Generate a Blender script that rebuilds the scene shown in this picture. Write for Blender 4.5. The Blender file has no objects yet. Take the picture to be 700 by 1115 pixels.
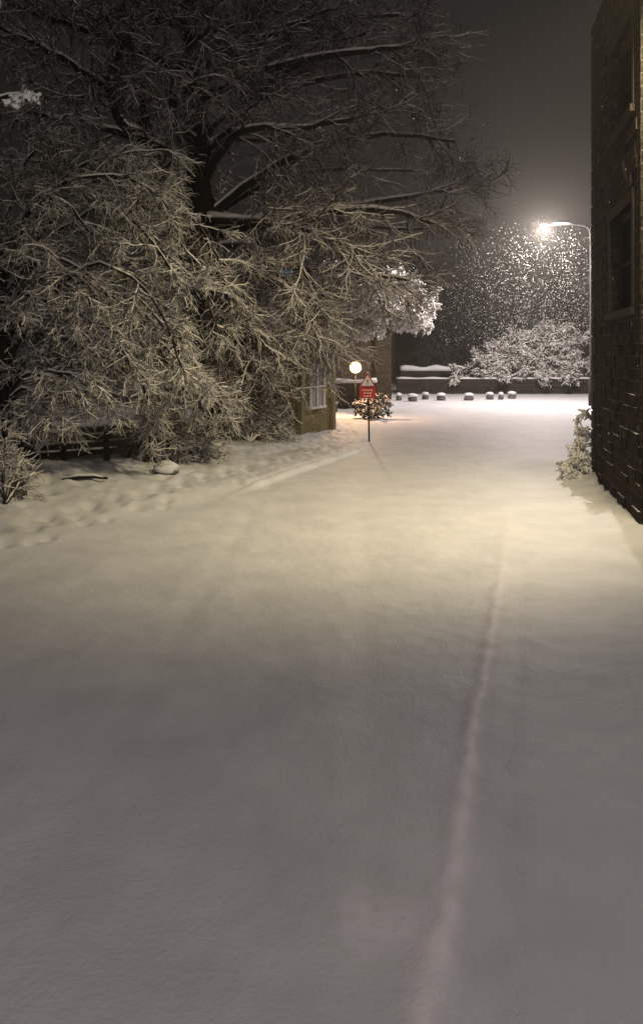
import bpy, bmesh, math, random
import numpy as np
from mathutils import Vector
rng=np.random.default_rng(7); random.seed(7)
C=bpy.context.scene.collection
F=805.3; H=2.4; HY=385.0
def ray(px,py): return np.array([(px-350)/F,1.0,(HY-py)/F])
def G(px,py,z=0.0):
    r=ray(px,py); t=(z-H)/r[2]; return np.array([r[0]*t,r[1]*t,z])
def P(px,py,Y):
    r=ray(px,py); return np.array([r[0]*Y,Y,H+r[2]*Y])
# ---------------------------------------------------------------- camera
cam=bpy.data.cameras.new('camera'); co=bpy.data.objects.new('camera',cam); C.objects.link(co)
co.location=(0,0,H); co.rotation_euler=(math.pi/2,0,0)
cam.sensor_fit='VERTICAL'; cam.sensor_height=36; cam.lens=26; cam.clip_end=1500; cam.shift_y=-(557.5-HY)/1115
bpy.context.scene.camera=co
sc=bpy.context.scene
sc.view_settings.view_transform='Standard'; sc.view_settings.look='None'; sc.view_settings.exposure=0
# ---------------------------------------------------------------- materials
def newmat(name):
    m=bpy.data.materials.new(name); m.use_nodes=True
    nt=m.node_tree; b=nt.nodes['Principled BSDF']; return m,nt,b
def N(nt,t,**k):
    n=nt.nodes.new(t)
    for a,v in k.items(): setattr(n,a,v)
    return n
def plain(name,col,rough=.8,metal=0,var=.25,scale=8,bump=.3):
    m,nt,b=newmat(name); L=nt.links
    no=N(nt,'ShaderNodeTexNoise'); no.inputs['Scale'].default_value=scale; no.inputs['Detail'].default_value=6
    tc=N(nt,'ShaderNodeTexCoord'); L.new(tc.outputs['Object'],no.inputs['Vector'])
    mx=N(nt,'ShaderNodeMix',data_type='RGBA')
    mx.inputs[6].default_value=(*[c*(1-var) for c in col],1); mx.inputs[7].default_value=(*[min(1,c*(1+var)) for c in col],1)
    L.new(no.outputs['Fac'],mx.inputs[0]); L.new(mx.outputs[2],b.inputs['Base Color'])
    b.inputs['Roughness'].default_value=rough; b.inputs['Metallic'].default_value=metal; b.inputs['Specular IOR Level'].default_value=.2
    bp=N(nt,'ShaderNodeBump'); bp.inputs['Strength'].default_value=bump; bp.inputs['Distance'].default_value=.02
    L.new(no.outputs['Fac'],bp.inputs['Height']); L.new(bp.outputs[0],b.inputs['Normal'])
    return m
def snow_on(name,dark,lo=-.05,hi=.35,snow=(.82,.8,.78),nscale=5,namp=.35):
    m,nt,b=newmat(name); L=nt.links
    g=N(nt,'ShaderNodeNewGeometry'); sp=N(nt,'ShaderNodeSeparateXYZ'); L.new(g.outputs['Normal'],sp.inputs[0])
    no=N(nt,'ShaderNodeTexNoise'); no.inputs['Scale'].default_value=nscale; L.new(g.outputs['Position'],no.inputs['Vector'])
    ad=N(nt,'ShaderNodeMath',operation='MULTIPLY_ADD'); L.new(no.outputs['Fac'],ad.inputs[0]); ad.inputs[1].default_value=namp; ad.inputs[2].default_value=-namp/2
    a2=N(nt,'ShaderNodeMath',operation='ADD'); L.new(ad.outputs[0],a2.inputs[0]); L.new(sp.outputs['Z'],a2.inputs[1])
    mr=N(nt,'ShaderNodeMapRange'); mr.inputs[1].default_value=lo; mr.inputs[2].default_value=hi; L.new(a2.outputs[0],mr.inputs[0])
    mx=N(nt,'ShaderNodeMix',data_type='RGBA'); mx.inputs[6].default_value=(*dark,1); mx.inputs[7].default_value=(*snow,1)
    L.new(mr.outputs[0],mx.inputs[0]); L.new(mx.outputs[2],b.inputs['Base Color']); b.inputs['Roughness'].default_value=.85
    b.inputs['Specular IOR Level'].default_value=.2
    return m
def glow(name,col,s):
    m,nt,b=newmat(name); b.inputs['Base Color'].default_value=(*col,1)
    b.inputs['Emission Color'].default_value=(*col,1); b.inputs['Emission Strength'].default_value=s; return m
def snow_mat(name='snow',track_highlight=False):
    m,nt,b=newmat(name); L=nt.links
    g=N(nt,'ShaderNodeNewGeometry')
    n1=N(nt,'ShaderNodeTexNoise'); n1.inputs['Scale'].default_value=1.6; n1.inputs['Detail'].default_value=6; L.new(g.outputs['Position'],n1.inputs['Vector'])
    mx=N(nt,'ShaderNodeMix',data_type='RGBA'); mx.inputs[6].default_value=(.62,.615,.63,1); mx.inputs[7].default_value=(.73,.72,.74,1)
    cr=N(nt,'ShaderNodeMapRange'); cr.inputs[1].default_value=.32; cr.inputs[2].default_value=.68; L.new(n1.outputs['Fac'],cr.inputs[0]); L.new(cr.outputs[0],mx.inputs[0])
    out=mx.outputs[2]
    if track_highlight:
        at=N(nt,'ShaderNodeAttribute',attribute_name='track_highlight')
        m2=N(nt,'ShaderNodeMix',data_type='RGBA'); L.new(at.outputs['Fac'],m2.inputs[0]); L.new(out,m2.inputs[6]); m2.inputs[7].default_value=(1,.90,.95,1); out=m2.outputs[2]  # paler pinkish rut: packed snow plus a painted highlight of its light-catching slope
    L.new(out,b.inputs['Base Color']); b.inputs['Roughness'].default_value=.6
    b.inputs['Specular IOR Level'].default_value=.25
    last=None
    for s,d,det in ((5,.022,4),(38,.009,3),(170,.004,2)):
        no=N(nt,'ShaderNodeTexNoise'); no.inputs['Scale'].default_value=s; no.inputs['Detail'].default_value=det; L.new(g.outputs['Position'],no.inputs['Vector'])
        bp=N(nt,'ShaderNodeBump'); bp.inputs['Strength'].default_value=.6; bp.inputs['Distance'].default_value=d; L.new(no.outputs['Fac'],bp.inputs['Height'])
        if last: L.new(last.outputs[0],bp.inputs['Normal'])
        last=bp
    L.new(last.outputs[0],b.inputs['Normal'])
    return m
def stone(name,c1,c2,mortar,w=.42,h=.17,msize=.014,dist=.02,ledge=False):
    m,nt,b=newmat(name); L=nt.links
    tc=N(nt,'ShaderNodeTexCoord'); sp=N(nt,'ShaderNodeSeparateXYZ'); L.new(tc.outputs['Object'],sp.inputs[0])
    ad=N(nt,'ShaderNodeMath',operation='ADD'); L.new(sp.outputs['X'],ad.inputs[0]); L.new(sp.outputs['Y'],ad.inputs[1])
    nz=N(nt,'ShaderNodeTexNoise'); nz.inputs['Scale'].default_value=2.5; L.new(tc.outputs['Object'],nz.inputs['Vector'])
    wob=N(nt,'ShaderNodeMath',operation='MULTIPLY_ADD'); L.new(nz.outputs['Fac'],wob.inputs[0]); wob.inputs[1].default_value=.03 if ledge else .07; L.new(sp.outputs['Z'],wob.inputs[2])
    cb=N(nt,'ShaderNodeCombineXYZ'); L.new(ad.outputs[0],cb.inputs[0]); L.new(wob.outputs[0],cb.inputs[1])
    br=N(nt,'ShaderNodeTexBrick'); L.new(cb.outputs[0],br.inputs['Vector'])
    br.inputs['Color1'].default_value=(*c1,1); br.inputs['Color2'].default_value=(*c2,1); br.inputs['Mortar'].default_value=(*mortar,1)
    br.inputs['Scale'].default_value=1; br.inputs['Brick Width'].default_value=w; br.inputs['Row Height'].default_value=h
    br.inputs['Mortar Size'].default_value=msize; br.inputs['Mortar Smooth'].default_value=.3; br.inputs['Bias'].default_value=-.1
    n2=N(nt,'ShaderNodeTexNoise'); n2.inputs['Scale'].default_value=14; n2.inputs['Detail'].default_value=6; L.new(tc.outputs['Object'],n2.inputs['Vector'])
    mx=N(nt,'ShaderNodeMix',data_type='RGBA',blend_type='MULTIPLY'); mx.inputs[0].default_value=.85; L.new(br.outputs['Color'],mx.inputs[6])
    mr=N(nt,'ShaderNodeMapRange'); mr.inputs[1].default_value=.3; mr.inputs[2].default_value=.7; mr.inputs[3].default_value=.35; mr.inputs[4].default_value=1.3; L.new(n2.outputs['Fac'],mr.inputs[0])
    L.new(mr.outputs[0],mx.inputs[7]); col=mx.outputs[2]
    if ledge:
        g=N(nt,'ShaderNodeNewGeometry'); s2=N(nt,'ShaderNodeSeparateXYZ'); L.new(g.outputs['True Normal'],s2.inputs[0])
        m3=N(nt,'ShaderNodeMapRange'); m3.inputs[1].default_value=.5; m3.inputs[2].default_value=.8; L.new(s2.outputs['Z'],m3.inputs[0])
        n3=N(nt,'ShaderNodeTexNoise'); n3.inputs['Scale'].default_value=9; n3.inputs['Detail'].default_value=8; L.new(tc.outputs['Object'],n3.inputs['Vector'])
        m4=N(nt,'ShaderNodeMapRange'); m4.inputs[1].default_value=.64; m4.inputs[2].default_value=.74; m4.inputs[4].default_value=.3; L.new(n3.outputs['Fac'],m4.inputs[0])
        mxx=N(nt,'ShaderNodeMath',operation='MAXIMUM'); L.new(m3.outputs[0],mxx.inputs[0]); L.new(m4.outputs[0],mxx.inputs[1])
        sx=N(nt,'ShaderNodeMix',data_type='RGBA'); L.new(mxx.outputs[0],sx.inputs[0]); L.new(col,sx.inputs[6]); sx.inputs[7].default_value=(.7,.69,.68,1); col=sx.outputs[2]
    L.new(col,b.inputs['Base Color']); b.inputs['Roughness'].default_value=.95; b.inputs['Specular IOR Level'].default_value=.1
    s=N(nt,'ShaderNodeMath',operation='MULTIPLY_ADD'); L.new(br.outputs['Fac'],s.inputs[0]); s.inputs[1].default_value=-1; L.new(n2.outputs['Fac'],s.inputs[2])
    bp=N(nt,'ShaderNodeBump'); bp.inputs['Strength'].default_value=1; bp.inputs['Distance'].default_value=dist; L.new(s.outputs[0],bp.inputs['Height']); L.new(bp.outputs[0],b.inputs['Normal'])
    return m
M=dict(
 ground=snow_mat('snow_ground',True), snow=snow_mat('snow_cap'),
 bark=snow_on('bark_dark',(.014,.011,.009),.5,.9,snow=(.5,.47,.45),namp=.5), limb=snow_on('limb_snowy',(.02,.016,.013),.3,.65,snow=(.80,.76,.73),namp=.4),
 twig=snow_on('twig_snowy',(.04,.032,.028),-.1,.35,snow=(.74,.68,.66),namp=.7), twigb=snow_on('twig_snowy_low',(.04,.034,.028),-.1,.35,snow=(.74,.71,.68),namp=.8),
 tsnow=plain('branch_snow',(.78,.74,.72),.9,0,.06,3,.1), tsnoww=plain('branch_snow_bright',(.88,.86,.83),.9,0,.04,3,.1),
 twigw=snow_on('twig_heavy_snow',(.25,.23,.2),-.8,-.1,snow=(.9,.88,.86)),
 evergreen=snow_on('evergreen_snowy',(.015,.018,.012),.4,1.,snow=(.2,.2,.19)), 
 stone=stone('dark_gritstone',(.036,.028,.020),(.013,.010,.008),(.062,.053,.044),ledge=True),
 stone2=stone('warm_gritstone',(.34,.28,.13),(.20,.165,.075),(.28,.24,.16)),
 stone5=stone('brown_gritstone',(.08,.06,.036),(.045,.035,.022),(.07,.055,.04)),
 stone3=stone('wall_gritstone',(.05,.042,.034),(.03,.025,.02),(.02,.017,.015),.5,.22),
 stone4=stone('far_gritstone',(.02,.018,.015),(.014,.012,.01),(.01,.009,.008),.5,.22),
 trim=plain('sandstone_trim',(.028,.023,.017)), trim2=plain('pale_sandstone',(.24,.2,.11)), wood=plain('old_timber',(.03,.024,.018)), woodw=plain('brown_timber',(.025,.019,.014)),
 metal=plain('galvanised_metal',(.022,.022,.022),.9,0), dark=plain('black_iron',(.008,.008,.008),.9,0), glass=plain('dark_glass',(.01,.011,.013),.4,0,.1,3,.02),
 glassw=plain('pale_blind_glass',(.3,.3,.29),.2,0,.1,3,.02),
 white=plain('white_paint',(.8,.79,.75),.5,0,.05), red=plain('sign_red',(.6,.035,.02),.4,0,.08), black=plain('sign_black',(.02,.02,.02)), rock=plain('rock',(.1,.09,.08)),
 blue=plain('blue_plastic',(.05,.07,.15)),
 lamp=glow('street_lamp_glow',(1,.86,.62),22), lamp2=glow('lantern_glow',(1,.60,.30),4.5), cyan=glow('window_glow',(.2,.5,.8),1.3), green=glow('green_window_glow',(.2,.4,.25),.05))
# ---------------------------------------------------------------- object helpers
def props(o,label=None,cat=None,group=None,kind=None):
    if label:o['label']=label
    if cat:o['category']=cat
    if group:o['group']=group
    if kind:o['kind']=kind
    return o
def link(name,me,m,parent=None):
    me.materials.append(m); o=bpy.data.objects.new(name,me); C.objects.link(o)
    if parent: o.parent=parent
    return o
def empty(name,label,cat,loc=(0,0,0),rz=0,group=None):
    o=bpy.data.objects.new(name,None); C.objects.link(o); o.location=loc; o.rotation_euler=(0,0,rz); o.empty_display_size=.2
    return props(o,label,cat,group)
class MB:
    def __init__(s): s.b=bmesh.new()
    def box(s,x0,x1,y0,y1,z0,z1):
        v=[s.b.verts.new(p) for p in ((x0,y0,z0),(x1,y0,z0),(x1,y1,z0),(x0,y1,z0),(x0,y0,z1),(x1,y0,z1),(x1,y1,z1),(x0,y1,z1))]
        for f in ((3,2,1,0),(4,5,6,7),(0,1,5,4),(1,2,6,5),(2,3,7,6),(3,0,4,7)): s.b.faces.new([v[i] for i in f])
        return s
    def prism(s,poly,y0,y1):
        a=[s.b.verts.new((x,y0,z)) for x,z in poly]; c=[s.b.verts.new((x,y1,z)) for x,z in poly]; n=len(poly)
        s.b.faces.new(a); s.b.faces.new(c[::-1])
        for i in range(n): s.b.faces.new((a[i],c[i],c[(i+1)%n],a[(i+1)%n]))
        return s
    def prismx(s,poly,x0,x1):
        a=[s.b.verts.new((x0,y,z)) for y,z in poly]; c=[s.b.verts.new((x1,y,z)) for y,z in poly]; n=len(poly)
        s.b.faces.new(a); s.b.faces.new(c[::-1])
        for i in range(n): s.b.faces.new((a[i],c[i],c[(i+1)%n],a[(i+1)%n]))
        return s
    def tube(s,pts,r,n=10):
        pts=[Vector(p) for p in pts]; rings=[]
        rs=r if isinstance(r,(list,tuple)) else [r]*len(pts)
        for i,p in enumerate(pts):
            d=(pts[min(i+1,len(pts)-1)]-pts[max(i-1,0)]).normalized()
            u=d.cross(Vector((.13,.97,.21))).normalized(); w=d.cross(u)
            rings.append([s.b.verts.new(p+(u*math.cos(k*2*math.pi/n)+w*math.sin(k*2*math.pi/n))*rs[i]) for k in range(n)])
        for a,c in zip(rings,rings[1:]):
            for k in range(n): s.b.faces.new((a[k],a[(k+1)%n],c[(k+1)%n],c[k]))
        s.b.faces.new(rings[0][::-1]); s.b.faces.new(rings[-1]); return s
    def blob(s,c,rx,ry,rz,sub=3,amp=.15,seed=0):
        r=bmesh.ops.create_icosphere(s.b,subdivisions=sub,radius=1); q=random.Random(seed); ph=[q.uniform(0,6) for _ in range(6)]
        for v in r['verts']:
            p=v.co; k=1+amp*(math.sin(3*p.x+ph[0])*math.sin(2.6*p.y+ph[1])+.6*math.sin(5*p.z+ph[2]+3*p.x)+.4*math.sin(7*p.y+ph[3]))
            v.co=Vector((c[0]+p.x*rx*k,c[1]+p.y*ry*k,c[2]+p.z*rz*k))
        return s
    def build(s,name,m,parent=None,smooth=False,bevel=0):
        bmesh.ops.recalc_face_normals(s.b,faces=s.b.faces)
        if bevel: bmesh.ops.bevel(s.b,geom=list(s.b.edges),offset=bevel,segments=2,affect='EDGES')
        me=bpy.data.meshes.new(name); s.b.to_mesh(me); s.b.free()
        if smooth:
            for p in me.polygons: p.use_smooth=True
        return link(name,me,m,parent)
def npmesh(name,V,Q,smooth=False):
    me=bpy.data.meshes.new(name); k=Q.shape[1]
    me.vertices.add(len(V)); me.vertices.foreach_set('co',V.astype(np.float32).ravel())
    me.loops.add(Q.size); me.loops.foreach_set('vertex_index',Q.astype(np.int32).ravel())
    me.polygons.add(len(Q)); me.polygons.foreach_set('loop_start',np.arange(0,Q.size,k,dtype=np.int32)); me.polygons.foreach_set('loop_total',np.full(len(Q),k,dtype=np.int32))
    if smooth: me.polygons.foreach_set('use_smooth',np.ones(len(Q),dtype=bool))
    me.update(calc_edges=True); me.validate(); return me
# ---------------------------------------------------------------- ground
def sm(t): t=np.clip(t,0,1); return t*t*(3-2*t)
kp=np.array([G(*p)[:2] for p in ((-250,720),(0,607),(130,572),(250,541),(395,491),(412,468),(435,440))])
tp=np.array([G(*p)[:2] for p in ((445,1180),(462,1100),(487,1000),(500,900),(514,800),(526,740),(537,680),(547,620),(552,560))])
_k=[(rng.uniform(-1,1,2),rng.uniform(0,6.28)) for _ in range(40)]
def fbm(x,y,wl,n=8,o=0):
    r=0
    for i in range(n):
        d,ph=_k[(i+o)%40]; d=d/np.linalg.norm(d)*(2*math.pi/wl)*(0.7+.18*i)
        r=r+np.sin(x*d[0]+y*d[1]+ph+1.3*np.sin((x*d[1]-y*d[0])*.6+ph*2))
    return r/n
dents=[]
for _ in range(130):
    py=random.uniform(520,612); px=random.uniform(0,330)
    if py>602-.26*px: continue
    g=G(px,py); dents.append((g[0]-random.uniform(0,.4),g[1],random.uniform(.06,.13),random.uniform(.04,.09)))
for i in range(30):
    t=i/29; g=G(40+t*330,583-t*92); dents.append((g[0]-.3+(.12 if i%2 else -.12),g[1],.1,.08))
def gh(x,y):
    x=np.asarray(x,float); y=np.asarray(y,float)
    kx=np.interp(y,kp[:,1],kp[:,0]); d=kx-x
    fade=np.interp(y,[0,16,22,60,200],[1,1,.45,.25,.2])
    kw=np.interp(y,[0,11,13.5,100],[1.6,1.3,.3,.3])
    z=fade*(.10*sm(d/kw)+.5*sm((d-.5)/5))
    m=sm(d/(kw*1.5+.2))*np.interp(y,[0,30,60],[1,1,.3])
    z=z+m*(.03*fbm(x,y,1.6)+.03*fbm(x,y,.7,8,9)+.03*fbm(x,y,.38,8,20))
    z=z+.085*np.exp(-((d-.05)/.075)**2)*np.interp(y,[12.2,13.6,18,19],[0,1,1,0])*(1+.4*fbm(x,y,1.2,6,4))
    z=z+.011*fbm(x,y,3.1,8,5)+.006*fbm(x,y,.8,8,13)+.0035*fbm(x,y,.3,8,25)
    tx=np.interp(y,tp[:,1],tp[:,0])+.015*fbm(x*0,y,.7,6,11); on=np.interp(y,[0,1,6,9,12],[1,1,1,.4,0])
    w=.06+.03*np.exp(-(y-2.5)/1.2)+.015*fbm(x*0,y,.5,6,2)
    z=z+on*(.024*np.exp(-((x-tx)/w)**2)-.018*np.exp(-((x-tx-.2)/.12)**2))*(1+.4*fbm(x,y,.4,6,17))
    for (a,b,r,dd) in dents:
        z=z-dd*np.exp(-(((x-a)/r)**2+((y-b)/(r*1.3))**2))
    z=z+.25*np.exp(-((x-5.3)/.9)**2-((y-14.8)/1.6)**2)
    wx=4.2+(y-9.76)*.2; z=z+.16*np.exp(-np.abs(x-wx)/.28)*sm((y-9.2)/.6)*sm((14.2-y)/.8)*(1+.5*fbm(x,y,.8,6,7))
    z=z-.012*np.exp(-((x-(-1.5+.04*y))/.14)**2)*sm((16-y)/6)-.01*np.exp(-((x-(.05+.05*y))/.14)**2)*sm((16-y)/6)
    return z
def GH(px,py):
    z=0.
    for _ in range(5):
        g=G(px,py,z); z=float(gh(g[0],g[1]))
    return np.array([g[0],g[1],z])
ys=list(np.arange(-30,0.8,.4)); y=.8
while y<600: ys.append(y); y+=max(.022,.0065*y)
ys=np.array(ys); s=np.linspace(-1,1,520); t=s**3*.72+s*.28
Wd=np.where(ys<4,12,12+1.6*(ys-4))
X=t[None,:]*Wd[:,None]; Y=np.repeat(ys[:,None],len(t),1); Z=gh(X,Y)
V=np.stack([X,Y,Z],-1).reshape(-1,3); nr,nc=X.shape
i=np.arange(nr-1)[:,None]*nc+np.arange(nc-1)[None,:]
Q=np.stack([i,i+1,i+nc+1,i+nc],-1).reshape(-1,4)
me=npmesh('snow_ground',V,Q,True)
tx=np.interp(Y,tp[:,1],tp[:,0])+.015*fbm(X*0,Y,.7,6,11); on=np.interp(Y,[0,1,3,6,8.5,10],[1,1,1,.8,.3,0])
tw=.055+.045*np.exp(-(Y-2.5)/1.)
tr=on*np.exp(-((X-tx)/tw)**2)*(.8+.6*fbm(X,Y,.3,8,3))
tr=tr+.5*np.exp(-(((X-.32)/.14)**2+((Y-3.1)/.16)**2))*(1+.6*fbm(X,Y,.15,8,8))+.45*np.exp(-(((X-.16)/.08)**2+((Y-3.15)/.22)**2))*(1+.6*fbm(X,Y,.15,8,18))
at=me.attributes.new('track_highlight','FLOAT','POINT'); at.data.foreach_set('value',np.clip(tr,0,1).astype(np.float32).ravel())  # mask for packed rut snow and the highlight painted along it
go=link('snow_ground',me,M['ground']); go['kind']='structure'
# ---------------------------------------------------------------- tree tools
def nrm(v): return v/(np.linalg.norm(v,axis=-1,keepdims=True)+1e-9)
def tubes(PL,R,S=4):
    Nn,K,_=PL.shape
    T=np.empty_like(PL); T[:,1:-1]=PL[:,2:]-PL[:,:-2]; T[:,0]=PL[:,1]-PL[:,0]; T[:,-1]=PL[:,-1]-PL[:,-2]; T=nrm(T)
    ref=np.tile(np.array([.1,.05,.99]),(Nn,K,1)); bad=np.abs(T[...,2])>.9; ref[bad]=[.95,.2,.1]
    U=nrm(np.cross(T,ref)); Wv=np.cross(T,U)
    a=np.arange(S)*2*math.pi/S+math.pi/S
    V=PL[:,:,None,:]+R[:,:,None,None]*(U[:,:,None,:]*np.cos(a)[None,None,:,None]+Wv[:,:,None,:]*np.sin(a)[None,None,:,None])
    b=(np.arange(Nn)[:,None,None]*K+np.arange(K-1)[None,:,None])*S; k=np.arange(S)[None,None,:]; k2=(k+1)%S
    Q=np.stack([b+k,b+S+k,b+S+k2,b+k2],-1).reshape(-1,4)
    return V.reshape(-1,3),Q
def join(L):
    Vs=[];Qs=[];o=0
    for V,Q in L: Vs.append(V);Qs.append(Q+o);o+=len(V)
    return np.concatenate(Vs),np.concatenate(Qs)
def sprout(par,n,Ln,ang,droop,K,jit,t0=.12,flat=.6,taper=.45):
    Nn,Kp,_=par.shape; idx=np.repeat(np.arange(Nn),n); t=rng.uniform(t0,1,Nn*n); f=t*(Kp-1); i=np.minimum(f.astype(int),Kp-2); fr=(f-i)[:,None]
    p=par[idx,i]*(1-fr)+par[idx,i+1]*fr; T=nrm(par[idx,i+1]-par[idx,i])
    r=rng.normal(size=p.shape); r[:,2]*=flat; r-= (r*T).sum(1,keepdims=True)*T; r=nrm(r)
    a=rng.uniform(ang*.45,ang*1.4,len(p))[:,None]; d=nrm(np.cos(a)*T+np.sin(a)*r)
    ln=(Ln*rng.uniform(.35,1.3,len(p))*(1-taper*t))[:,None]/(K-1)
    out=[p]
    for k in range(K-1):
        d=nrm(d+rng.normal(size=d.shape)*jit+np.array([0,0,-droop])); p=p+d*ln; out.append(p)
    return np.stack(out,1)
def spline(pts,K):
    pts=np.array(pts,float); n=len(pts); ext=np.vstack([2*pts[0]-pts[1],pts,2*pts[-1]-pts[-2]])
    out=[]
    for u in np.linspace(0,n-1,K):
        i=min(int(u),n-2); f=u-i; p0,p1,p2,p3=ext[i:i+4]
        out.append(.5*((2*p1)+(-p0+p2)*f+(2*p0-5*p1+4*p2-p3)*f*f+(-p0+3*p1-3*p2+p3)*f**3))
    return np.array(out)
def rad(PL,r0,r1): return np.broadcast_to(np.linspace(r0,r1,PL.shape[1])[None,:],PL.shape[:2])
UPV=np.array([0,0,1.])
def snowline(PL,R,S=4,k=.75):
    T=np.empty_like(PL); T[:,1:-1]=PL[:,2:]-PL[:,:-2]; T[:,0]=PL[:,1]-PL[:,0]; T[:,-1]=PL[:,-1]-PL[:,-2]; T=nrm(T)
    st=1-np.abs(T[...,2])**2
    R2=R*k*(.35+.65*st)*rng.uniform(.6,1.5,R.shape)
    off=(R*.95)[...,None]*UPV
    return tubes(PL+off,R2+.0015,S)
def tree(name,label,cat,base,trunks,limbs,lv,tm='bark',cm='twig',limb_r=(.09,.03),jit=.06,group=None,flat=.6,sm_='tsnow',sk=.8):
    b=np.array(base)
    e=empty(name,label,cat,tuple(b),0,group)
    L=[]
    for pts,r0,r1 in trunks:
        pl=spline(pts,18); pl[1:]+=rng.normal(size=pl[1:].shape)*jit*.5; L.append(tubes(pl[None]-b,np.linspace(r0,r1,18)[None],10))
    if L:
        V,Q=join(L); link('trunk',npmesh('trunk',V,Q,True),M[tm],e)
    li=[]
    for pts in limbs:
        pl=spline(pts,16); pl[1:]+=np.cumsum(rng.normal(size=pl[1:].shape)*jit*.5,0); li.append(pl)
    li=np.array(li)
    V,Q=tubes(li-b,rad(li,*limb_r),6); link('limbs',npmesh('limbs',V,Q,True),M['limb'],e)
    SN=[snowline(li-b,rad(li,*limb_r),6,.65)]
    par=li; L=[]
    for q_,(n,ln,ang,dr,K,jt,r0,r1) in enumerate(lv):
        par=sprout(par,n,ln,ang,dr,K,jt,flat=flat); R=rad(par,r0,r1)*rng.uniform(.7,1.3,(len(par),1)); L.append(tubes(par-b,R,4 if r0>.0095 else 3))
        if q_<2: SN.append(snowline(par-b,R,3,sk*(1.1 if q_ else 1)))
    V,Q=join(L); link('crown',npmesh('crown',V,Q),M[cm],e)
    V,Q=join(SN); link('snow_on_branches',npmesh('snow_on_branches',V,Q),M[sm_],e)
    return e
def PP(l,dy=0): return [P(a,b,c) for a,b,c in l]
# ---------------------------------------------------------------- big spreading tree
tb=GH(236,462); Yt=18.
A_tr=[([tb-[0,0,.2]]+PP([(228,380,Yt),(222,260,Yt),(214,130,Yt),(206,0,Yt),(200,-140,Yt),(190,-260,Yt)]),.42,.16),
      (PP([(224,330,Yt),(190,240,Yt),(160,150,Yt),(146,70,Yt),(120,-60,Yt)]),.27,.1)]
A_l=[PP(l) for l in [
 [(150,215,18),(210,160,18),(280,95,17.8),(350,50,17.5)],
 [(222,262,18),(300,228,18),(380,216,18.3),(450,205,18.5),(515,192,19)],
 [(215,170,18),(290,110,18),(380,80,18),(470,80,18)],
 [(212,100,18),(280,40,18),(360,20,18),(465,20,18)],
 [(222,290,18),(290,290,18),(360,290,18),(440,300,18.4)],
 [(220,240,18),(300,180,18),(400,150,18),(500,160,18.4)],
 [(225,330,18),(270,335,18),(320,350,18),(355,362,18)],
 [(228,350,18),(255,375,17.5),(285,395,17)],
 [(226,330,18),(290,345,19),(325,362,19.6),(348,374,20)],
 [(215,180,18),(150,150,17.5),(80,130,17),(10,120,17)],
 [(210,80,18),(140,50,17.5),(60,20,17),(-20,0,17)],
 [(150,120,17.4),(80,60,17),(0,20,17)],
 [(206,30,18),(260,-20,18),(330,-60,18),(440,-70,18)],
 [(222,300,18),(170,280,17.4),(110,285,17)],
 [(148,60,17.4),(100,0,17.4),(50,-60,17)],
 [(220,200,18),(260,150,17),(330,140,16.5),(410,125,16.3)],
 [(220,240,18),(270,240,17),(330,255,16.5),(400,280,16.5)],
 [(215,150,18),(300,150,20),(400,120,21.5),(490,115,22)],
 [(222,310,18),(260,300,17.4),(310,315,17),(345,335,17)],
 [(212,120,18),(240,60,17.4),(300,30,17),(370,0,17)],
 [(216,200,18),(180,120,19.5),(110,80,20.5),(30,60,21)],
 [(220,250,18),(270,205,18.5),(350,180,19.5),(450,180,20.5)],
 [(222,270,18),(300,260,19),(380,255,20),(470,250,21)],
 [(222,330,18),(200,360,17.5),(190,410,17)],
 [(206,60,18),(200,0,17),(240,-60,16.5)],
 [(150,80,18),(180,20,17),(170,-40,16.5)],
 [(224,280,18),(180,230,17),(130,200,16.4),(60,180,16)],
 [(218,160,18),(190,120,16.8),(200,70,16.2),(230,30,15.9)],
 [(224,320,18),(230,310,16.8),(250,330,16.2),(270,370,16)],
 [(160,150,18),(120,120,16.8),(110,70,16.2),(130,20,15.9)],
 [(222,250,18),(320,240,17.4),(420,235,17.2),(480,245,17.2)],
 [(212,110,18),(310,70,17),(400,55,16.8),(450,50,16.8)],
 [(218,60,18),(300,-10,17.6),(400,-30,17.4)],
 [(216,200,18),(260,130,18),(310,80,18.2),(380,40,18.4),(430,30,18.6)]]]
tree('spreading_tree','tall spreading bare tree with thick dark trunk and snow-lined limbs reaching over the road','tree',tb,A_tr,A_l,
 [(15,2.3,.8,.01,10,.17,.026,.012),(11,1.05,.8,.01,6,.22,.012,.007),(7,.45,.8,.03,4,.25,.0078,.005)],limb_r=(.12,.035),sk=1.05)
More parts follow.
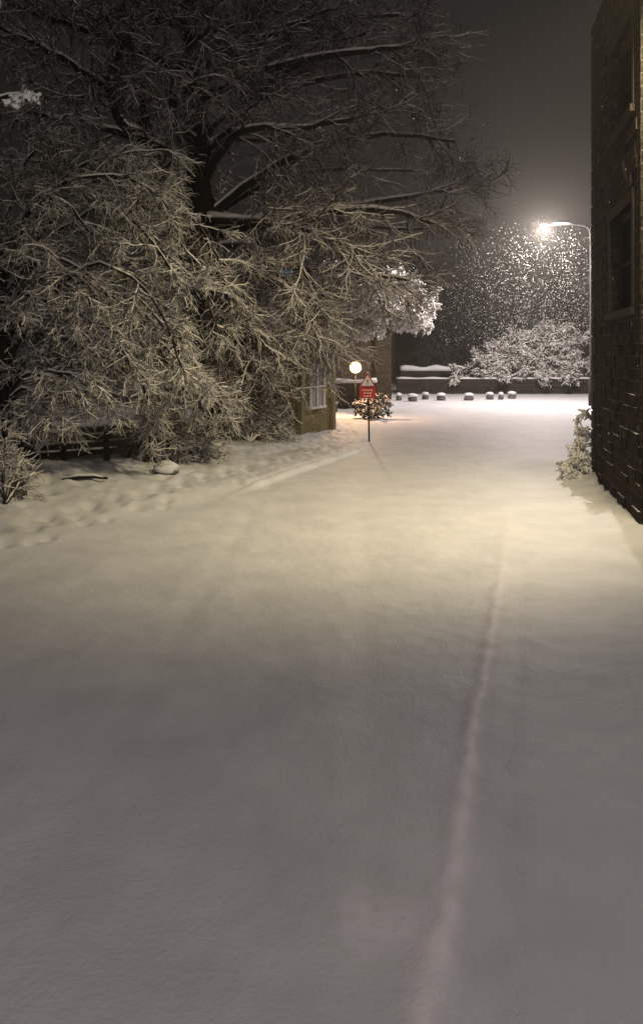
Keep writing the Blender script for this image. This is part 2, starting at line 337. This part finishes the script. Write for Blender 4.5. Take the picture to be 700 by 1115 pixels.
# ---------------------------------------------------------------- drooping tree at the left
bb=GH(12,548)
B_l=[PP(l) for l in [
 [(5,350,12.5),(60,250,12.5),(130,220,12.5),(185,280,12.3),(222,360,12.3)],
 [(5,400,12.5),(50,310,12.3),(110,280,12.2),(170,330,12.2),(205,405,12.2)],
 [(8,430,12.5),(50,370,12.3),(100,350,12.2),(145,390,12.2),(165,440,12.2)],
 [(5,430,12.5),(40,400,12.2),(75,405,12.1),(105,440,12.1)],
 [(0,330,12.5),(50,220,12.5),(120,190,12.6),(185,215,12.6),(220,280,12.6)],
 [(0,300,12.5),(20,240,12.4),(55,210,12.3),(85,245,12.2)],
 [(0,440,12.5),(25,420,12.3),(50,450,12.2)],
 [(0,380,12.5),(60,330,13),(130,310,13.4),(190,350,13.4),(222,400,13.4)],
 [(0,330,12.5),(30,280,12.3),(70,270,12.2),(105,310,12.1),(120,370,12.1)],
 [(0,360,12.5),(20,330,12.2),(50,335,12.1),(65,380,12.1)],
 [(0,280,12.5),(50,200,13),(110,165,13.4),(175,170,13.6)],
 [(10,450,12.5),(60,400,13),(120,390,13.5),(175,425,13.5),(190,455,13.5)],
 [(5,400,12.5),(-20,340,12.2),(-30,300,12)],
 [(0,300,12.5),(60,270,13.4),(140,250,14),(205,300,14.2),(235,360,14.2)],
 [(5,420,12.5),(60,350,13.4),(130,350,14),(200,400,14.2),(225,440,14.2)],
 [(5,380,12.5),(40,300,12),(80,320,12),(95,390,12)],
 [(-5,260,12.5),(20,190,13),(60,140,13.4),(100,120,13.6)],
 [(0,410,12.5),(90,365,13.4),(160,385,14),(215,425,14.4),(240,455,14.4)],
 [(0,340,12.5),(70,220,13.4),(150,200,14.2),(225,250,14.6),(255,330,14.8)]]]
tree('drooping_tree','dense low tree with arching snowy branches drooping to the bank at the left edge','tree',bb,
 [([bb-[0,0,.2]]+PP([(14,480,12.4),(6,400,12.5),(0,300,12.5),(-20,200,12.5)]),.2,.07)],B_l,
 [(17,1.15,.8,.06,8,.2,.013,.007),(12,.58,.8,.05,5,.24,.0075,.005),(9,.24,.8,.05,4,.28,.0052,.0038)],limb_r=(.04,.016),cm='twigb',sk=1.15,flat=.8)
tree('snowy_branch_tree','snow-laden branch tips poking in at the upper left edge','tree',GH(-140,640),
 [([GH(-140,640)]+[P(-130,400,8),P(-110,200,8),P(-100,20,8)],.14,.06)],[PP([(-105,150,8),(-50,110,7.8),(0,98,7.5),(26,100,7.3)]),PP([(-102,60,8),(-50,20,7.8),(4,6,7.6)])],
 [(10,.3,.6,.08,6,.15,.022,.016),(6,.12,.6,.08,4,.2,.02,.016)],limb_r=(.035,.022),cm='twigw',sm_='tsnoww')
# lamplit tree beyond the hut
Yc=35.5; cb=P(352,440,Yc); cb[2]=float(gh(cb[0],Yc))
C_l=[PP(l) for l in [
 [(352,370,Yc),(385,330,Yc),(420,308,Yc),(462,318,Yc)],[(352,375,Yc),(400,342,Yc),(440,330,Yc),(472,342,Yc)],
 [(350,350,Yc),(375,310,Yc),(410,298,Yc),(440,305,Yc)],[(350,360,Yc),(320,320,Yc),(290,330,Yc)],
 [(352,385,Yc),(385,360,Yc),(415,348,Yc)],[(350,350,Yc),(350,310,Yc),(370,285,Yc)],[(350,355,Yc),(405,322,Yc+1),(445,322,Yc+2)],
 [(350,350,Yc),(385,320,Yc-1.2),(430,312,Yc-1.5),(462,335,Yc-1.5)],[(350,370,Yc),(390,345,Yc-1),(425,335,Yc-1.2),(448,345,Yc-1.2)],[(350,360,Yc),(380,335,Yc-1),(405,320,Yc-1.4)],
 [(352,375,Yc),(400,350,Yc-1),(440,342,Yc-1.5),(465,352,Yc-1.8)],[(350,350,Yc),(390,305,Yc-1.5),(435,300,Yc-2),(465,322,Yc-2.2)]]]
tree('lamplit_tree','small tree with bright lamplit snowy branch ends between the big tree and the street lamp','tree',cb,
 [([cb-[0,0,.2]]+PP([(352,400,Yc),(350,340,Yc)]),.16,.07)],C_l,
 [(14,1.3,.85,.08,6,.2,.032,.02),(10,.6,.85,.1,4,.28,.03,.022),(7,.28,.85,.1,3,.3,.03,.022)],cm='twigw',limb_r=(.06,.03),sm_='tsnoww',sk=1.2,flat=.9)
# ---------------------------------------------------------------- shrubs
def shrub(name,label,cat,base,tips,Yd,lv,cm='twigw',r=(.03,.015),sm_='tsnow',sk=1.1,arch=.12):
    ls=[]
    for a,b_,*c in tips:
        e=P(a,b_,c[0] if c else Yd); m=(base+e)/2+np.array([0,0,arch*np.linalg.norm(e-base)]); ls.append([base,m,e])
    return tree(name,label,cat,base,[],ls,lv,cm=cm,limb_r=r,jit=.03,sm_=sm_,sk=sk)
sb=P(606,404,46); sb[2]=.4
shrub('large_shrub','wide snow-covered shrub arching over the low wall under the street lamp','shrub',sb,
 [(492,406,44),(500,400),(508,396,45),(522,388,47),(538,376),(550,367,47),(570,358),(590,353,47),(612,354),(636,362),(540,398,44.4),(570,390,44.4),(605,388,44.4),(632,394,44.4),(520,402,44.2),(560,382,44.6),(595,372,44.8),(555,408,43.6),(585,408,43.6),(615,408,43.6),(530,408,43.6),(575,372,45),(618,374,45)],46,
 [(16,1.3,.9,.16,7,.2,.034,.022),(13,.55,.9,.18,4,.26,.028,.02),(8,.25,.9,.2,3,.3,.026,.02)],cm='twigb',arch=.2)
wb=GH(632,520)
shrub('wall_shrub','small snow-covered shrub against the far corner of the dark stone building','shrub',wb,
 [(608,516),(613,508),(620,498),(628,486),(633,468),(637,448),(616,512,13.8),(624,506,13.8),(630,496,13.8),(620,516,13.6)],14.5,
 [(12,.26,.9,.2,6,.25,.014,.010),(10,.13,.9,.2,4,.28,.015,.011),(6,.06,.9,.1,3,.25,.015,.012)],r=(.02,.012),sm_='tsnoww')
fb=P(404,455,27); fb[2]=float(gh(fb[0],27.))
shrub('round_shrub','low rounded dark shrub with snowy top behind the red road sign','shrub',fb,
 [(388,448),(391,441),(398,435),(404,433),(412,435),(419,440),(422,448),(400,446,26.3),(412,446,26.3)],27,
 [(12,.4,.9,.08,5,.22,.022,.016),(10,.2,.8,.08,3,.25,.022,.016)],cm='limb',sk=.7)
hb=GH(272,482)
shrub('verge_shrub','tangled snowy shrub on the bank beside the stone hut','shrub',hb,
 [(225,476),(240,462),(255,452),(272,447),(290,450),(303,462),(308,476),(262,472,18.8),(288,474,18.8),(240,470,18.8)],19.5,
 [(12,.8,.9,.05,6,.22,.014,.009),(11,.4,.8,.08,5,.25,.010,.007),(7,.22,.8,.1,3,.25,.009,.007)],cm='twigb')
sb2=GH(175,505)
shrub('bank_shrub','snowy twiggy shrub low on the bank under the drooping tree','shrub',sb2,
 [(150,482),(160,466),(175,456),(190,460),(205,470),(222,480),(150,496),(228,494),(185,482,14.6)],15.3,
 [(12,.7,.9,.05,6,.22,.011,.008),(10,.34,.8,.08,5,.25,.008,.006),(7,.2,.8,.1,3,.25,.007,.005)],cm='twigb')
lb=GH(6,552)
shrub('edge_shrub','dark leafless shrub at the foot of the leftmost trunk','shrub',lb,
 [(-20,500),(0,480),(18,500),(30,520),(12,470)],11.3,
 [(14,.5,.9,.03,6,.25,.008,.006),(10,.25,.8,.05,4,.25,.006,.004)],cm='twig',sk=.6)
def conifer(px,top,base_py,Yd,w,label):
    b=P(px,base_py,Yd); b[2]=0; tp_=P(px,top,Yd); h=tp_[2]
    e=empty('conifer_tree',label,'tree',tuple(b),0,'dark conifers beyond the far wall')
    MB().tube([(0,0,0),(0,0,h*.5),(0,0,h*.97)],[.22,.13,.03],8).build('trunk',M['bark'],e,True)
    n=420; z=rng.uniform(.06,1,n)**.9; a=rng.uniform(0,6.28,n); L=(1.03-z)*w*rng.uniform(.7,1.15,n)+.15
    pts=[]
    for k in range(5):
        f=k/4; pts.append(np.stack([np.cos(a)*L*f,np.sin(a)*L*f,z*h-.35*L*f*f],-1))
    br=np.stack(pts,1); sp=sprout(br,8,.6,.8,.08,3,.15); V,Q=join([tubes(br,rad(br,.04,.02),3),tubes(sp,rad(sp,.05,.02),3)])
    link('crown',npmesh('crown',V,Q),M['evergreen'],e)
conifer(470,300,410,54,2.2,'narrow dark conifer nearest the cottage beyond the far wall')
conifer(505,262,410,60,2.6,'tallest dark conifer beyond the far wall')
conifer(615,300,410,62,3.2,'broad dark conifer beyond the far wall beside the lamp pole')
# ---------------------------------------------------------------- right building
c0=G(645,527); c1=G(697,583); d=c0-c1; Lw=float(np.linalg.norm(d)); rz=math.atan2(d[1],d[0])
hz=P(645,42,c0[1])[2]
e=empty('stone_building','tall dark stone building cropped by the right edge','building',tuple(c1),rz)
def up(px):
    lo,hi=-1.,2.
    for _ in range(50):
        mid=(lo+hi)/2; p=c1+d*mid
        if 350+F*p[0]/p[1]>px: lo=mid
        else: hi=mid
    return mid
wins=[]
for (pa,pb_,ya,yb) in ((688,664,236,340),(688,664,50,145)):
    Ym=(c1+d*.45)[1]; z1=P(670,ya,Ym)[2]; z0=P(670,yb,Ym)[2]
    wins.append((up(pa)*Lw,up(pb_)*Lw,z0,z1))
mb=MB()
xsx=sorted(set([0,Lw]+[round(v,4) for w in wins for v in w[:2]]))
for a,b_ in zip(xsx,xsx[1:]):
    cuts=sorted([(w[2],w[3]) for w in wins if w[0]-1e-3<=a and w[1]+1e-3>=b_]); z=-.4
    for (q0,q1) in cuts: mb.box(a,b_,-.35,0,z,q0); z=q1
    mb.box(a,b_,-.35,0,z,hz)
mb.box(-.001,Lw,-9,-.352,-.4,hz-.002)
q=random.Random(3); zr_=-.02; k=0
while zr_<hz-.2:
    u=q.uniform(0,.3)
    while u<Lw-.35:
        ww=q.uniform(.22,.5); k+=1
        if q.random()<.55 and not any(w[0]-.16<u+ww and u<w[1]+.16 and w[2]-.14<zr_+.15 and zr_<w[3]+.2 for w in wins) and u+ww<Lw-.36:
            mb.box(u,u+ww,-.02,q.uniform(.006,.035)+k*1e-5,zr_+.008,zr_+.155)
        u+=ww+.015
    zr_+=.17
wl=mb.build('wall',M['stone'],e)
for (u0,u1,z0,z1) in wins:
    f=MB()
    f.box(u0-.12,u0,-.1,.02,z0,z1).box(u1,u1+.12,-.1,.02,z0,z1).box(u0-.12,u1+.12,-.1,.025,z1,z1+.16)
    fr=f.build('window',M['trim'],e)
    MB().box(u0-.15,u1+.15,-.12,.06,z0-.1,z0).build('sill',M['trim'],fr)
    g=MB(); w_=.045; zm=(z0+z1)/2
    g.box(u0,u0+w_,-.2,-.14,z0,z1).box(u1-w_,u1,-.2,-.14,z0,z1).box(u0+w_,u1-w_,-.2,-.14,z1-w_,z1).box(u0+w_,u1-w_,-.2,-.14,z0,z0+w_).box(u0+w_,u1-w_,-.195,-.145,zm-.02,zm+.02)
    g.build('frame',M['woodw'],fr); MB().box(u0,u1,-.23,-.21,z0,z1).build('pane',M['glass'],fr)
MB().box(-.03,Lw-.01,-9.05,.04,hz,hz+.12).build('eaves',M['dark'],e)
MB().prismx([(-1.2,hz+.12),(-1.2,hz+.15),(-4.5,hz+1.4),(-8.8,hz+.15),(-8.8,hz+.12)],.0,Lw-1.0).build('roof',M['snow'],e)
mb=MB()
for k in range(int(hz/.34)): 
    l=.34 if k%2 else .2; mb.box(Lw-l,Lw+.03,-.3,.028,k*.34+.01,k*.34+.33)
mb.build('quoins',M['trim'],e,bevel=.012)
# ---------------------------------------------------------------- street lamp
Yl=34.; pb=P(642.5,455,Yl); pb[2]=float(gh(pb[0],Yl)); hl=P(592,250,Yl); 
e=empty('street_lamp','tall lit street lamp with curved arm beside the dark stone building','street lamp',tuple(pb))
dx=hl[0]-pb[0]; zh=hl[2]-pb[2]; zt=zh-.7
MB().tube([(0,0,-.2),(0,0,1.2),(0,0,1.22),(0,0,zt)],[.1,.1,.05,.04],12).build('pole',M['metal'],e,True)
MB().tube([(0,0,zt-.02),(0,0,zh-.25),(-.05,0,zh-.02),(-.17,0,zh+.12),(-.4,0,zh+.2),(-.8,0,zh+.25),(dx+.3,0,zh+.25)],[.04,.04,.04,.037,.035,.035,.035],10).build('arm',M['metal'],e,True)
MB().tube([(-.2,0,zh+.165),(-.42,0,zh+.24),(-.8,0,zh+.29),(dx+.35,0,zh+.29)],[.012,.02,.02,.018],8).build('arm_snow',M['snow'],e,True)
h=MB().blob((dx+.05,0,zh+.24),.30,.14,.06,3,.02).build('lantern_head',M['metal'],e,True)
MB().blob((dx,0,zh+.16),.18,.12,.05,3,0).build('lens',M['lamp'],h,True)
def point(name,loc,E,col,r=.15,spot=None):
    l=bpy.data.lights.new(name,'SPOT' if spot else 'POINT'); l.energy=E; l.color=col; l.shadow_soft_size=r
    o=bpy.data.objects.new(name,l); C.objects.link(o); o.location=loc
    if spot:
        tgt,ang,bl=spot; o.rotation_euler=(Vector(tgt)-Vector(loc)).to_track_quat('-Z','Y').to_euler(); l.spot_size=math.radians(ang); l.spot_blend=bl
    return o
point('street_lamp_light',(pb[0]+dx,Yl,pb[2]+zh-.05),6400,(1,.88,.82),.16)
# ---------------------------------------------------------------- lantern on a post
Yn=27.5; q=P(387,450,Yn); q[2]=float(gh(q[0],Yn)); zn=P(387,400,Yn)[2]-q[2]
e=empty('lantern_post','short glowing warm lantern on a post behind the road sign','lantern',tuple(q))
MB().tube([(0,0,-.1),(0,0,zn-.18)],[.032,.022],10).build('post',M['dark'],e,True)
MB().prism([(-.08,zn+.2),(.08,zn+.2),(0,zn+.26)],-.07,.07).build('cap',M['dark'],e)
MB().blob((0,0,zn),.22,.22,.22,3,0).build('lamp_globe',M['lamp2'],e,True)
point('lantern_light',(q[0],Yn-.3,q[2]+zn),330,(1,.62,.36),.045)
# ---------------------------------------------------------------- road sign
sg=GH(402,481); Ys=sg[1]; zt=P(400,410,Ys)[2]-sg[2]
e=empty('road_sign','small red road sign with white warning triangle on a thin post','road sign',tuple(sg))
MB().tube([(0,.03,-.2),(-.03,.03,zt-.02)],.024,10).build('post',M['metal'],e,True)
zr=P(400,428,Ys)[2]-sg[2]; wx=.215; hh=.145; X0=-.05
pl=MB().box(X0-wx,X0+wx,-.02,.0,zr-hh,zr+hh).build('red_plate',M['red'],e)
for r_,nl in enumerate(([.04,.05,.04,.05],[.05,.04,.06],[.04,.05,.05])):
    x=X0-sum(nl)/2-.015*(len(nl)-1)
    for l in nl: MB().box(x,x+l,-.025,-.021,zr+.08-r_*.08-.017,zr+.08-r_*.08+.017).build('lettering',M['white'],pl); x+=l+.03
zc=zr+hh+.03; 
def tri(k,y0,y1,z): return MB().prism([(X0-.22*k,z+(1-k)*.12),(X0+.22*k,z+(1-k)*.12),(X0,z+(1-k)*.12+.38*k)],y0,y1)
t1=tri(1,-.02,0,zc).build('triangle_plate',M['red'],e)
tri(.78,-.026,-.021,zc).build('white_field',M['white'],t1)
MB().box(X0-.016,X0+.016,-.031,-.027,zc+.10,zc+.19).build('exclamation_mark',M['black'],t1)
MB().box(X0-.016,X0+.016,-.031,-.027,zc+.06,zc+.085).build('exclamation_dot',M['black'],t1)
MB().blob((X0,0,zc+.385),.05,.04,.025,2,.1).build('snow_cap',M['snow'],e,True)
# ---------------------------------------------------------------- houses
def house(name,label,loc,rz,w,dp,h,rh,wm,wins,ridge='x',rm='snow'):
    e=empty(name,label,'building',tuple(loc),rz)
    mb=MB().box(0,w,0,dp,-.5,h)
    if ridge=='x': mb.prismx([(0,h),(dp,h),(dp/2,h+rh)],0,w)
    else: mb.prism([(0,h),(w,h),(w/2,h+rh)],0,dp)
    mb.build('wall',wm,e)
    if ridge=='x': poly=[(-.3,h-.02),(-.3,h+.2),(dp/2,h+rh+.3),(dp+.3,h+.2),(dp+.3,h-.02),(dp/2,h+rh+.05)]; MB().prismx(poly,-.25,w+.25).build('roof',M[rm],e)
    else: poly=[(-.3,h-.02),(-.3,h+.2),(w/2,h+rh+.3),(w+.3,h+.2),(w+.3,h-.02),(w/2,h+rh+.05)]; MB().prism(poly,-.25,dp+.25).build('roof',M[rm],e)
    for (face,u,z,ww,wh,pm) in wins:
        mb=MB(); t=.07
        if face=='f':
            mb.box(u-ww/2-t,u-ww/2,-.05,-.003,z,z+wh).box(u+ww/2,u+ww/2+t,-.05,-.003,z,z+wh).box(u-ww/2-t,u+ww/2+t,-.05,-.003,z+wh,z+wh+t).box(u-ww/2-t,u+ww/2+t,-.09,-.003,z-t,z).box(u-.02,u+.02,-.04,-.015,z,z+wh).box(u-ww/2,u-.02,-.04,-.015,z+wh/2-.02,z+wh/2+.02).box(u+.02,u+ww/2,-.04,-.015,z+wh/2-.02,z+wh/2+.02)
            f=mb.build('window',M['wood'],e); MB().box(u-ww/2,u+ww/2,-.012,-.004,z,z+wh).build('pane',M[pm],f)
        else:
            x=w
            mb.box(x+.003,x+.05,u-ww/2-t,u-ww/2,z,z+wh).box(x+.003,x+.05,u+ww/2,u+ww/2+t,z,z+wh).box(x+.003,x+.05,u-ww/2-t,u+ww/2+t,z+wh,z+wh+t).box(x+.003,x+.09,u-ww/2-t,u+ww/2+t,z-t,z).box(x+.015,x+.04,u-.02,u+.02,z,z+wh).box(x+.015,x+.04,u-ww/2,u-.02,z+wh/2-.02,z+wh/2+.02).box(x+.015,x+.04,u+.02,u+ww/2,z+wh/2-.02,z+wh/2+.02)
            f=mb.build('window',M['white'],e); MB().box(x+.004,x+.012,u-ww/2,u+ww/2,z,z+wh).build('pane',M[pm],f)
    return e
hr=GH(326,473); hr[2]=0
hrz=math.radians(-26); Wh=3.2
hloc=hr-np.array([Wh*math.cos(hrz),Wh*math.sin(hrz),0])
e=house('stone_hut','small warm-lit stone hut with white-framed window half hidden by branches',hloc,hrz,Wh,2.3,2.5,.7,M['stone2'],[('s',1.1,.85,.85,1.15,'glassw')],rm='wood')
for v in (.1,2.2): MB().box(3.2,3.27,v-.1,v+.1,-.4,2.5).build('corner_post',M['trim2'],e)
cq=P(395,436,38); cq[2]=0
cot=house('cottage','brown stone cottage end wall behind the glowing lantern',cq+np.array([-4.3,0,0]),math.radians(3),5.8,6,3.7,.9,M['stone5'],[('f',1.6,1.1,.8,1.2,'glass')],rm='wood')
MB().tube([(4.95,-.08,-.2),(4.95,-.08,3.7)],.045,8).build('drainpipe',M['dark'],cot,True)
def lowwall(label,a,b,h,th=.4,group=None,k0=.15):
    a=np.array(a);b=np.array(b); d_=b-a; L_=float(np.linalg.norm(d_)); r=math.atan2(d_[1],d_[0])
    e=empty('stone_wall',label,'wall',tuple(a),r)
    MB().box(0,L_,0,th,-.5,h).build('wall',M['stone3'],e)
    n=max(4,int(L_/.3)); bm=bmesh.new(); rows=[]
    for i_ in range(n+1):
        x=L_*i_/n; k=k0+.3*k0*math.sin(i_*1.1)+.2*k0*random.random()
        rows.append([bm.verts.new((x,yy,zz)) for yy,zz in ((-.06,h+.004),(-.07,h+k*.6),(.05,h+k),(th-.05,h+k),(th+.07,h+k*.6),(th+.06,h+.004))])
    for p_,q_ in zip(rows,rows[1:]):
        for k in range(6): bm.faces.new((p_[k],q_[k],q_[(k+1)%6],p_[(k+1)%6]))
    bm.faces.new(rows[0]); bm.faces.new(rows[-1][::-1]); bmesh.ops.recalc_face_normals(bm,faces=bm.faces)
    me=bpy.data.meshes.new('snow_cap'); bm.to_mesh(me); bm.free()
    for p_ in me.polygons: p_.use_smooth=True
    link('snow_cap',me,M['snow'],e); return e
def gz(px,Y,z=0): p=P(px,400,Y); return np.array([p[0],Y,z])
lowwall('low snow-topped wall left of the glowing lantern',gz(357,31),gz(410,31.5),P(370,416,31)[2]-.05)
lowwall('long low stone wall across the far side of the snowy yard',gz(432,44),gz(700,44),P(540,411,44)[2]-.1,k0=.1)
lowwall('short taller snow-topped wall section right of the cottage',gz(436,45.5),gz(492,45.5),P(460,402,45.5)[2]-.12,k0=.28)
def stone_marker(px,py,w,label):
    g=GH(px,py); e=empty('marker_stone',label,'stone',tuple(g),random.uniform(-.3,.3),'snow-capped stones in a row across the yard')
    MB().blob((0,0,.1),w*.5,.2,.2,3,.08,int(px)).build('stone_body',M['rock'],e,True)
    MB().blob((0,0,.3),w*.52,.22,.1,3,.06,int(px)+1).build('snow_cap',M['snow'],e,True)
for px,py,w,l in ((434,436,.3,'small snow-capped stone at the left end of the row'),(449,437,.5,'snow-capped stone second from the left end of the row'),(463,435,.35,'third snow-capped stone from the left in the row'),
 (480,436,.45,'fourth snow-capped stone from the left in the row'),(510,436,.5,'snow-capped stone in the middle of the row, left of the widest gap'),(533,435,.4,'snow-capped stone third from the right end of the row'),
 (545,435,.25,'small snow-capped stone second from the right end of the row'),(557,434,.45,'snow-capped stone at the right end of the row')): stone_marker(px,py,w,l)
g=GH(366,449); e=empty('bollard','short blue-grey bollard with snow cap left of the lantern','bollard',tuple(g))
MB().tube([(0,0,-.1),(0,0,.34)],[.055,.05],10).build('post',M['blue'],e,True); MB().blob((0,0,.37),.07,.07,.05,2,.05).build('snow_cap',M['snow'],e,True)
# ---------------------------------------------------------------- far buildings
f0=P(450,410,66); f0[2]=0
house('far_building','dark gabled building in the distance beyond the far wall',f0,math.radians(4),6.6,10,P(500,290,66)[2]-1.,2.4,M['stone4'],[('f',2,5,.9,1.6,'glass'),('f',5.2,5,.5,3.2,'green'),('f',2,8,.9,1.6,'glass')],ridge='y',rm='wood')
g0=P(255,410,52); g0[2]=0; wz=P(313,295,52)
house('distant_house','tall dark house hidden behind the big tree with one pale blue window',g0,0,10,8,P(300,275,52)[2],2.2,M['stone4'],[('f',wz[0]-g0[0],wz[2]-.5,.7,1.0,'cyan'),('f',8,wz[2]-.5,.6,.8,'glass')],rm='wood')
# ---------------------------------------------------------------- fence and bank items
a=GH(20,514); b_=GH(160,506); d_=b_-a; Lf=float(np.linalg.norm(d_[:2])); r=math.atan2(d_[1],d_[0])
e=empty('timber_fence','low dark timber rail fence at the back of the bank under the trees','fence',tuple(a),r)
for i_ in range(4):
    x=Lf*i_/3; MB().box(x-.04,x+.04,-.05,.05,-.4,.56+.03*math.sin(i_*3)).build('post',M['wood'],e)
for k,z in enumerate((.06,.2,.34,.48)):
    MB().box(-.1,Lf+.1,-.085,-.055,z-.05,z+.05).build('rail',M['wood'],e)
g=GH(181,517); e=empty('boulder','rounded boulder under a cap of snow on the bank','boulder',tuple(g))
MB().blob((0,0,.0),.22,.18,.12,3,.12,5).build('rock',M['rock'],e,True); MB().blob((0,0,.08),.25,.2,.12,3,.14,6).build('snow_cap',M['snow'],e,True)
g=GH(92,526); e=empty('fallen_branch','small dark fallen branch lying on the snowy bank near the drooping tree','branch',tuple(g),.25)
MB().tube([(-.35,0,.03),(-.1,.02,.06),(.15,0,.06),(.38,-.03,.03)],[.025,.035,.03,.02],10).build('branch_wood',M['bark'],e,True)
MB().tube([(-.3,0,.06),(-.1,.02,.095),(.15,0,.09),(.3,-.03,.055)],[.012,.028,.025,.012],8).build('snow_cap',M['snow'],e,True)
# ---------------------------------------------------------------- falling snow
n=5200; c=np.array([pb[0]+dx,Yl,pb[2]+zh]); rr=.8+rng.uniform(0,1,n)**1.1*4.; a=rng.uniform(0,6.28,n)
pos=np.stack([c[0]+rr*np.cos(a),c[1]+rr*np.sin(a)*1.3,c[2]+.1-rng.uniform(0,1,n)**.8*5.5],-1)
n2=700
p2=np.stack([rng.uniform(-7,7,n2),rng.uniform(8,28,n2),rng.uniform(.3,6,n2)],-1); sz=np.concatenate([np.full(len(pos),.0082),np.full(n2,.004)])*rng.uniform(.5,1.4,len(pos)+n2)
pos=np.concatenate([pos,p2])
o6=np.array([[1,0,0],[-1,0,0],[0,1,0],[0,-1,0],[0,0,2],[0,0,-2]]); V=(pos[:,None,:]+sz[:,None,None]*o6[None]).reshape(-1,3)
f8=np.array([[0,2,4],[2,1,4],[1,3,4],[3,0,4],[2,0,5],[1,2,5],[3,1,5],[0,3,5]]); Q=(np.arange(len(pos))[:,None,None]*6+f8[None]).reshape(-1,3)
fl=link('falling_snow',npmesh('falling_snow',V,Q),M['white']); props(fl,'snowflakes falling through the lamplight in front of the dark sky','snowflakes',kind='stuff')
# ---------------------------------------------------------------- lights & world
point('wall_lamp_light',(3.98,8.6,7.2),2800,(1,.84,.52),.35,((.4,13.0,0),106,1.0))
point('rear_street_light',(-1,-7,7.5),1950,(1,.925,.87),.8,((0,5.5,0),134,1.0))
w=bpy.data.worlds.new('World'); sc.world=w; w.use_nodes=True; nt=w.node_tree; bg=nt.nodes['Background']; out=nt.nodes['World Output']
bg.inputs['Color'].default_value=(.02,.017,.015,1); bg.inputs['Strength'].default_value=1
vs=N(nt,'ShaderNodeVolumeScatter'); vs.inputs['Density'].default_value=.0016; vs.inputs['Anisotropy'].default_value=.6; vs.inputs['Color'].default_value=(.95,.90,.84,1)
em=N(nt,'ShaderNodeEmission'); em.inputs['Color'].default_value=(1,.84,.7,1); em.inputs['Strength'].default_value=.0016*.006
ads=N(nt,'ShaderNodeAddShader'); nt.links.new(vs.outputs[0],ads.inputs[0]); nt.links.new(em.outputs[0],ads.inputs[1]); nt.links.new(ads.outputs[0],out.inputs['Volume'])
